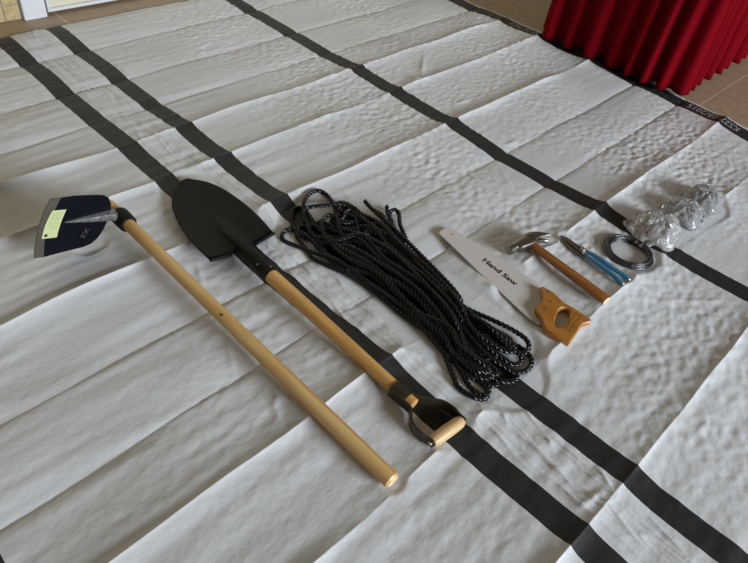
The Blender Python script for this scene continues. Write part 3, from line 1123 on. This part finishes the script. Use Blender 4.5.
        allF.append(np.stack([a, b, b + sides, a + sides], 2).reshape(-1, 4))
        ends = [tuple(base + np.arange(sides)[::-1]), tuple(base + (n - 1) * sides + np.arange(sides))]
    V = np.vstack(allV); F = np.vstack(allF)
    c = P(410, 295, 0.0); c.z = 0.012
    me = bpy.data.meshes.new('rope')
    V = V - np.array(c)
    me.vertices.add(len(V)); me.vertices.foreach_set('co', V.astype(np.float32).ravel())
    me.loops.add(F.size); me.loops.foreach_set('vertex_index', F.astype(np.int32).ravel())
    me.polygons.add(len(F)); me.polygons.foreach_set('loop_start', np.arange(0, F.size, 4, dtype=np.int32))
    me.materials.append(MAT['rope']); me.update(calc_edges=True); me.validate(); me.shade_smooth()
    o = bpy.data.objects.new('rope', me); COL.objects.link(o); o.location = c
    tag(o, 'long black twisted rope folded into a thick looped hank', 'rope')


make_rope()

# ------------------------------------------------------------------ hand saw
def make_saw():
    Z = lambda X, Y: (430 + X / 4.33, 215 + Y / 4.33)
    zb = 0.0235
    c = P(510, 285, zb)
    rt = root('hand_saw', (c.x, c.y, 0.012), 'hand saw with pale lettered blade and orange wooden handle', 'saw')
    out = [(40, 76), (52, 64), (75, 55), (100, 61), (290, 178), (478, 303), (474, 318), (486, 335), (491, 352), (486, 372), (470, 386), (462, 396), (465, 410),
           (480, 424), (490, 438), (491, 460), (484, 471), (470, 476), (440, 455), (240, 270)]
    loop = [P(*Z(*p), zb) for p in out]
    hc = P(*Z(96, 82), zb)
    hole = [hc + Vector((math.cos(a), math.sin(a), 0)) * 0.0042 for a in np.linspace(0, 2 * math.pi, 14, endpoint=False)]
    v, f = slab([loop, hole], 0.0014)
    b = obj('blade', v, f, 'saw_blade', rt)
    # small teeth along the cutting edge
    p0, p1 = P(*Z(42, 80), zb), P(*Z(470, 478), zb)
    pm = [P(*Z(*q), zb) for q in ((40, 76), (240, 270), (440, 455))]
    V, F = [], []
    for a, bb in ((pm[0], pm[1]), (pm[1], pm[2])):
        n = int((bb - a).length / 0.0045)
        d = (bb - a) / n
        nn = Vector((d.y, -d.x, 0)).normalized()
        if nn.dot(P(*Z(150, 300), zb) - a) < 0: nn = -nn
        for k in range(n):
            q = a + d * k - Vector((0, 0, 0.0002))
            i = len(V)
            V += [q, q + d, q + d * 0.5 + nn * 0.003, q - Vector((0, 0, 0.001)), q + d - Vector((0, 0, 0.001)), q + d * 0.5 + nn * 0.003 - Vector((0, 0, 0.001))]
            F += [(i, i + 1, i + 2), (i + 3, i + 5, i + 4), (i, i + 2, i + 5, i + 3), (i + 1, i + 4, i + 5, i + 2)]
    obj('teeth', V, F, 'saw_blade', b)
    zz = lambda X, Y: (476 + X / 12.24, 250 + Y / 12.24)
    h0, h1, h2 = P(*zz(72, 131), zb), P(*zz(478, 442), zb), P(*zz(120, 98), zb)
    u = (h1 - h0).normalized()
    v2 = Vector((0, 0, 1)).cross(u)
    hv = (h2 - h0).dot(v2)
    if hv < 0:
        v2 = -v2; hv = -hv
    lettering('lettering', 'Hand Saw', h0, u, v2, Vector((0, 0, 1)), (h1 - h0).length, hv, 'ink', b, shear=(h2 - h0).dot(u) / hv * 0.9, bold=0.028)
    # handle, thicker than the blade, with a real hand hole
    zh = 0.0385
    ho = [(478, 309), (492, 307), (538, 334), (562, 356), (582, 377), (612, 392), (642, 411), (672, 430), (700, 450), (698, 462), (682, 465), (664, 470), (650, 484),
          (640, 502), (630, 518), (618, 536), (604, 553), (560, 532), (508, 501), (492, 478), (488, 455), (478, 436), (462, 416), (458, 400), (466, 386), (482, 372), (488, 352), (482, 332)]
    def off(l):
        return [P(*Z(*p), zh) for p in l]
    hi = [(578, 400), (596, 404), (607, 416), (607, 434), (598, 456), (584, 476), (566, 486), (549, 482), (541, 466), (545, 444), (553, 420), (564, 405)]
    v, f = slab([off(ho), smooth_loop(off(hi), 3)], 0.0185, 0.0035)
    h = auto_smooth(obj('handle', v, f, 'saw_wood', rt), 0.5)
    h['label'] = 'orange-brown wooden handle with hand hole'
    for p in ((511, 333), (519, 374), (494, 408)):
        q = P(*Z(*p), zh)
        v, f = tube([q - Vector((0, 0, 0.002)), q + Vector((0, 0, 0.0006)), q + Vector((0, 0, 0.0012))], [0.0052, 0.0052, 0.0036], 14)
        obj('bolt', v, f, 'brass', h)
    # two burnt lines of stamped marks
    rnd = random.Random(3)
    zt = lambda X, Y: P(555 + X / 14.07, 300 + Y / 14.07, zh + 0.0004)
    for (a, b_, k) in (((140, 405), (305, 180), 9), ((190, 438), (375, 205), 9)):
        A, B_ = zt(*a), zt(*b_)
        d = (B_ - A) / k
        nn = Vector((-d.y, d.x, 0)).normalized()
        V, F = [], []
        for i in range(k):
            w = rnd.uniform(0.55, 0.8)
            hh = rnd.choice((0.0032, 0.0038, 0.0045))
            q = A + d * i
            th = 0.0009
            def quad(p, e1, e2):
                j = len(V); V.extend([p, p + e1, p + e1 + e2, p + e2]); F.append((j, j + 1, j + 2, j + 3))
            du = d.normalized() * th
            quad(q - nn * hh * .5, du, nn * hh)
            if i % 3 != 1: quad(q + d * w - nn * hh * .5, du, nn * hh * rnd.choice((0.6, 1)))
            quad(q + nn * (hh * .5 - th), d * w, nn * th) if i % 2 else quad(q - nn * hh * .5, d * w, nn * th)
        obj('stamped_mark', V, F, 'burn', h)


make_saw()

# ------------------------------------------------------------------ claw hammer
def make_hammer():
    zc = 0.0355
    Fc, Ey, K = P(508.2, 250.3, zc), P(527.0, 241.0, zc), P(606.5, 300.5, 0.042)
    a = (Fc - Ey).normalized()
    b = (K - Ey); b.z = 0.0; b = (b - a * b.dot(a) * 0.0).normalized()
    up = Vector((0, 0, 1))
    rt = root('claw_hammer', (Ey.x, Ey.y, 0.012), 'claw hammer with shiny steel head and brown wooden handle', 'hammer')
    perp = up.cross(a); 
    if perp.dot(b) < 0: perp = -perp
    Lf = (Fc - Ey).length
    def ring(c, r1, r2, sq=1.0, n=20, dirv=None):
        out = []
        for k in range(n):
            t = 2 * math.pi * k / n
            x, y = math.cos(t), math.sin(t)
            e = 2.0 / sq
            x = math.copysign(abs(x) ** e, x); y = math.copysign(abs(y) ** e, y)
            out.append(c + (dirv or perp) * r1 * x + up * r2 * y)
        return out
    secs = []
    for s, r1, r2, sq in ((Lf + 0.001, 0.0130, 0.0130, 2), (Lf - 0.0015, 0.0160, 0.0160, 2), (Lf - 0.016, 0.0160, 0.0160, 2), (Lf - 0.020, 0.0122, 0.0125, 2), (Lf - 0.030, 0.0122, 0.0125, 2),
                          (Lf - 0.037, 0.0170, 0.0150, 3.2), (0.008, 0.0215, 0.0160, 4), (-0.012, 0.0210, 0.0160, 4), (-0.017, 0.0165, 0.0150, 3)):
        secs.append(ring(Ey + a * s + perp * (0.004 if s < Lf - 0.035 else 0.0), r1, r2, sq))
    v, f = loft(secs)
    hd = auto_smooth(obj('head', v, f, 'chrome', rt), 0.55)
    # two claws, one above the other as it lies on its cheek; they curve towards the handle
    tipw = P(548.5, 238.5, zc)
    Lc = max(0.05, (tipw - Ey).dot(-a))
    drop = (tipw - Ey).dot(perp)
    for sg in (-1, 1):
        secs = []
        for k in range(11):
            t = k / 10
            s = -0.010 - (Lc - 0.010) * t
            dp = drop * (t ** 1.9) - 0.004 * math.sin(math.pi * t)
            c = Ey + a * s + perp * dp + up * sg * (0.0072 + 0.0048 * t)
            w = 0.0165 * (1 - t) ** 0.7 + 0.0030
            hh = 0.0072 - 0.0016 * t
            secs.append(ring(c, w, hh, 3.2, 14))
        v, f = loft(secs)
        auto_smooth(obj('claw', v, f, 'chrome', hd), 0.55)
    # handle
    st = Ey + b * 0.010
    Kl = (K - st).length
    dr = (K - st).normalized()
    sd = up.cross(dr)
    secs = []
    for k in range(21):
        t = k / 20
        w = np.interp(t, [0, 0.10, 0.25, 0.5, 0.8, 0.97, 1], [0.0150, 0.0150, 0.0140, 0.0158, 0.0172, 0.0172, 0.0155])
        hh = np.interp(t, [0, 0.25, 0.6, 0.97, 1], [0.0095, 0.0100, 0.0112, 0.0118, 0.0102])
        secs.append(ring(st + dr * (Kl * t), w, hh, 2.4, 18, sd))
    v, f = loft(secs)
    h = auto_smooth(obj('handle', v, f, 'hammer_wood', rt), 0.7)
    e = st + dr * (Kl + 0.0004)
    v, f = loft([ring(e, 0.0128, 0.0096, 2.4, 18, sd), ring(e + dr * 0.0004, 0.0122, 0.0092, 2.4, 18, sd)])
    obj('end_grain', v, f, 'end_grain', h)


make_hammer()

# ------------------------------------------------------------------ tin snips
def make_snips():
    Z = lambda X, Y: (556 + X / 8.8, 228 + Y / 8.8)
    zs = 0.030
    c = P(*Z(240, 185), zs)
    rt = root('tin_snips', (c.x, c.y, 0.012), 'tin snips with dark steel jaws and blue coated handles', 'snips')
    up1 = [(38, 66), (60, 66), (100, 82), (160, 122), (205, 152), (245, 165), (276, 190), (270, 215), (235, 225), (200, 195), (140, 150), (80, 105)]
    lo1 = [(42, 74), (62, 112), (100, 150), (150, 195), (205, 232), (248, 258), (276, 246), (280, 220), (240, 205), (190, 170), (120, 125), (80, 98)]
    v, f = slab([[P(*Z(*p), zs) for p in up1]], 0.0045, 0.0010)
    obj('jaw', v, f, 'dark_steel', rt)
    v, f = slab([[P(*Z(*p), zs - 0.0047) for p in lo1]], 0.0045, 0.0010)
    obj('jaw', v, f, 'dark_steel', rt)
    q = P(*Z(238, 190), zs)
    v, f = tube([q - Vector((0, 0, 0.010)), q + Vector((0, 0, 0.0025)), q + Vector((0, 0, 0.0042))], [0.0075, 0.0075, 0.0055], 6)
    obj('pivot_bolt', v, f, 'rivet', rt)
    q = P(*Z(222, 158), zs)
    v, f = tube([q - Vector((0, 0, 0.002)), q + Vector((0, 0, 0.003))], [0.0035, 0.003], 8)
    obj('locking_stud', v, f, 'rivet', rt)
    for pts in ([(268, 208), (320, 232), (400, 282), (500, 355), (600, 420), (648, 455)], [(262, 244), (300, 268), (380, 322), (470, 390), (560, 465), (606, 502)]):
        w = [P(*Z(*p), 0.026 + 0.010 * k / 5) for k, p in enumerate(pts)]
        cp = [Vector(q) for q in catmull(w, 0.010)]
        n = len(cp)
        rad = [0.0086 * (0.75 + 0.25 * min(1, k / 4)) if k < n - 1 else 0.0055 for k in range(n)]
        v, f = tube(cp, rad, 12, flat=0.72)
        hnd = auto_smooth(obj('handle', v, f, 'blue', rt), 0.7)
        e = cp[-1]; d = (cp[-1] - cp[-2]).normalized()
        v, f = tube([e - d * 0.002, e + d * 0.004, e + d * 0.006], [0.0046, 0.0044, 0.0025], 10, flat=0.75)
        obj('tip', v, f, 'rivet', hnd, True)


make_snips()

# ------------------------------------------------------------------ coil of wire
def make_coil():
    c = P(629.3, 251.5, 0.025)
    rt = root('wire_coil', (c.x, c.y, 0.012), 'round coil of thin grey binding wire', 'wire')
    rnd = random.Random(9)
    W_ = []
    for k in range(34):
        rad = 0.0640 + rnd.gauss(0, 0.0036)
        z0 = 0.015 + rnd.random() * 0.019
        ox, oy = rnd.gauss(0, 0.0022), rnd.gauss(0, 0.0022)
        if k > 30:
            rad = 0.070 + 0.0022 * (k - 30); z0 = 0.018
        ph, wob, tl = rnd.random() * 6.3, rnd.uniform(0.0005, 0.003), rnd.uniform(-0.004, 0.004)
        pts = []
        for i in range(48):
            t = 2 * math.pi * i / 48
            r = rad + wob * math.sin(2 * t + ph) + wob * 0.5 * math.sin(3 * t + ph * 2)
            pts.append((c.x + ox + r * math.cos(t), c.y + oy + r * math.sin(t), z0 + tl * math.sin(t + ph)))
        W_.append(tube(pts, 0.00125, 5, cap=False, closed=True))
    v, f = join(*W_)
    obj('wire_loops', v, f, 'wire', rt, True)
    for px, py in ((631.8, 264.2), (637.2, 240.2), (643.2, 244.5)):
        q = P(px, py, 0.024)
        t = math.atan2(q.y - c.y, q.x - c.x)
        rr = Vector((math.cos(t), math.sin(t), 0)); tg = Vector((-rr.y, rr.x, 0))
        q = c + rr * 0.0640; q.z = 0.0235
        pts = []
        for i in range(40):
            a = i / 40 * 4 * math.pi
            pts.append(q + rr * math.cos(a) * 0.0125 + Vector((0, 0, 1)) * math.sin(a) * 0.0105 + tg * (-0.004 + 0.008 * i / 40))
        v, f = tube(pts, 0.0011, 5)
        obj('tie', v, f, 'wire', rt, True)


make_coil()

# ------------------------------------------------------------------ bags of nails
def nail(p, d, L, r, head):
    v1 = tube([p, p + d * L * 0.94, p + d * L], [r, r, r * 0.2], 5)
    v2 = tube([p - d * head * 0.25, p], [head, head], 7)
    return join(v1, v2)


def roofing(p, d, L, r, head):
    v1 = tube([p, p + d * L], [r, r * 0.4], 5)
    v2 = tube([p - d * 0.0045, p - d * 0.003, p + d * 0.0005], [head * 0.35, head * 0.8, head], 10)
    return join(v1, v2)


def make_bag(px, py, rx, ry, rot, H, ears, seed, kind, lab_bag, lab_nail):
    rnd = random.Random(seed)
    c = P(px, py, 0.0); c.z = 0.0
    z0 = tz(c, min(rx, ry) * 0.75) - 0.004
    c = P(px, py, z0)
    NA, NR = 72, 18
    ca, sa = math.cos(rot), math.sin(rot)
    a1 = [rnd.uniform(0, 6.3) for _ in range(10)]
    def Rf(t):
        w = 1 + 0.05 * math.sin(3 * t + a1[0]) + 0.04 * math.sin(5 * t + a1[1]) + 0.02 * math.sin(9 * t + a1[2])
        for ea, eh, ew in ears:
            dt = (t - ea + math.pi) % (2 * math.pi) - math.pi
            w += eh * math.exp(-(dt / ew) ** 2)
        return w
    def dome(rho, t):
        z = H * max(0.0, 1 - min(1, rho * 1.0) ** 2.4) ** 0.75
        return z
    V, F = [], []
    def pos(rho, t, z, k=1.0):
        e = 1 / max(abs(math.cos(t)) ** 3 + abs(math.sin(t)) ** 3, 1e-6) ** (1 / 3)
        full = Rf(t) * e
        body = min(full, e * 1.0)
        x, y = rx * math.cos(t) * full * rho * k, ry * math.sin(t) * full * rho * k
        return Vector((c.x + x * ca - y * sa, c.y + x * sa + y * ca, z))
    for i in range(NR + 1):
        rho = i / NR
        for j in range(NA):
            t = 2 * math.pi * j / NA
            full = Rf(t)
            rb = rho * full          # ears lie flat outside the filled body
            z = dome(min(1, rb), t)
            wr = 0.0055 * abs(math.sin(3.5 * t + a1[3] + 4 * rho)) + 0.0045 * abs(math.sin(5.5 * t - 6 * rho + a1[4])) + 0.0018 * math.sin(13 * t + 9 * rho + a1[5])
            wr += rnd.uniform(-0.0004, 0.0004)
            if rb > 0.95:
                z += 0.010 * (rb - 0.95) / 0.5
            V.append(pos(rho, t, z0 + 0.003 + z + wr * min(1, 2.2 * rho) * (0.4 + 0.6 * (rho < 0.97))))
    for i in range(NR):
        for j in range(NA):
            k = (j + 1) % NA
            F.append((i * NA + j, (i + 1) * NA + j, (i + 1) * NA + k, i * NA + k))
    base = len(V)
    for j in range(NA):
        V.append(pos(0.9, 2 * math.pi * j / NA, z0 + 0.001))
    ci = len(V); V.append(Vector((c.x, c.y, z0 + 0.001)))
    for j in range(NA):
        k = (j + 1) % NA
        F.append((NR * NA + j, base + j, base + k, NR * NA + k))
        F.append((ci, base + k, base + j))
    # keep everything above the sheet
    arr = np.array([list(q) for q in V])
    arr[:, 2] = np.maximum(arr[:, 2], sheet_z(arr[:, 0], arr[:, 1]) + 0.0008)
    o = obj('plastic_bag', arr, F, 'polythene', None, True, origin=(c.x, c.y, z0))
    tag(o, lab_bag, 'bag', 'clear bags of nails')
    items = []
    cnt = {'roof': 60, 'long': 48, 'small': 210}[kind]
    for k in range(cnt):
        t = rnd.uniform(0, 2 * math.pi); rho = math.sqrt(rnd.random()) * 0.70
        zz = dome(rho, t) * rnd.uniform(0.05, 0.62)
        if kind == 'long':
            rho *= 0.72
            zz = dome(rho, t) * rnd.uniform(0.05, 0.62)
        p = pos(rho, t, 0)
        p.z = max(z0, float(sheet_z(p.x, p.y))) + 0.006 + zz
        if kind == 'long':
            an = rot + math.pi / 2 + rnd.gauss(0, 0.35)
            d = Vector((math.cos(an), math.sin(an), rnd.gauss(0, 0.05))).normalized() * rnd.choice((-1, 1))
            p -= d * 0.032
            items.append(nail(p, d, 0.064, 0.0028, 0.0058))
        elif kind == 'small':
            an = rnd.uniform(0, 6.3)
            d = Vector((math.cos(an), math.sin(an), rnd.gauss(0, 0.3))).normalized()
            items.append(nail(p - d * 0.012, d, 0.024, 0.0012, 0.0030))
        else:
            d = Vector((rnd.gauss(0, 0.8), rnd.gauss(0, 0.8), -rnd.random())).normalized()
            items.append(roofing(p, d, 0.030, 0.0020, 0.0115))
    v, f = join(*items)
    arr = np.array([list(q) for q in v])
    arr[:, 2] = np.maximum(arr[:, 2], sheet_z(arr[:, 0], arr[:, 1]) + 0.002)
    mt = {'roof': 'nail_zinc', 'long': 'nail', 'small': 'nail_dark'}[kind]
    o2 = obj('nails', arr, f, mt, None, False, origin=(c.x, c.y, z0))
    tag(o2, lab_nail, 'nails', 'loose nails inside the bags', 'stuff')


make_bag(654.5, 233.5, 0.086, 0.074, 0.15, 0.060, [(3.05, 0.60, 0.20), (1.9, 0.34, 0.22), (0.2, 0.15, 0.25)], 4, 'roof',
         'clear plastic bag of zinc roofing nails nearest the wire coil', 'pale round-headed roofing nails in the bag nearest the wire coil')
make_bag(681.0, 217.0, 0.072, 0.070, 0.10, 0.050, [(2.6, 0.26, 0.22), (0.9, 0.14, 0.3), (5.5, 0.22, 0.25)], 8, 'long',
         'clear plastic bag of long bright nails, middle of the three bags', 'long bright nails in the middle bag')
make_bag(701.0, 203.5, 0.068, 0.064, 0.05, 0.052, [(5.9, 0.24, 0.28), (0.8, 0.18, 0.25), (2.2, 0.08, 0.3)], 13, 'small',
         'clear plastic bag of small dark nails, farthest of the three bags', 'small dark nails in the farthest bag')
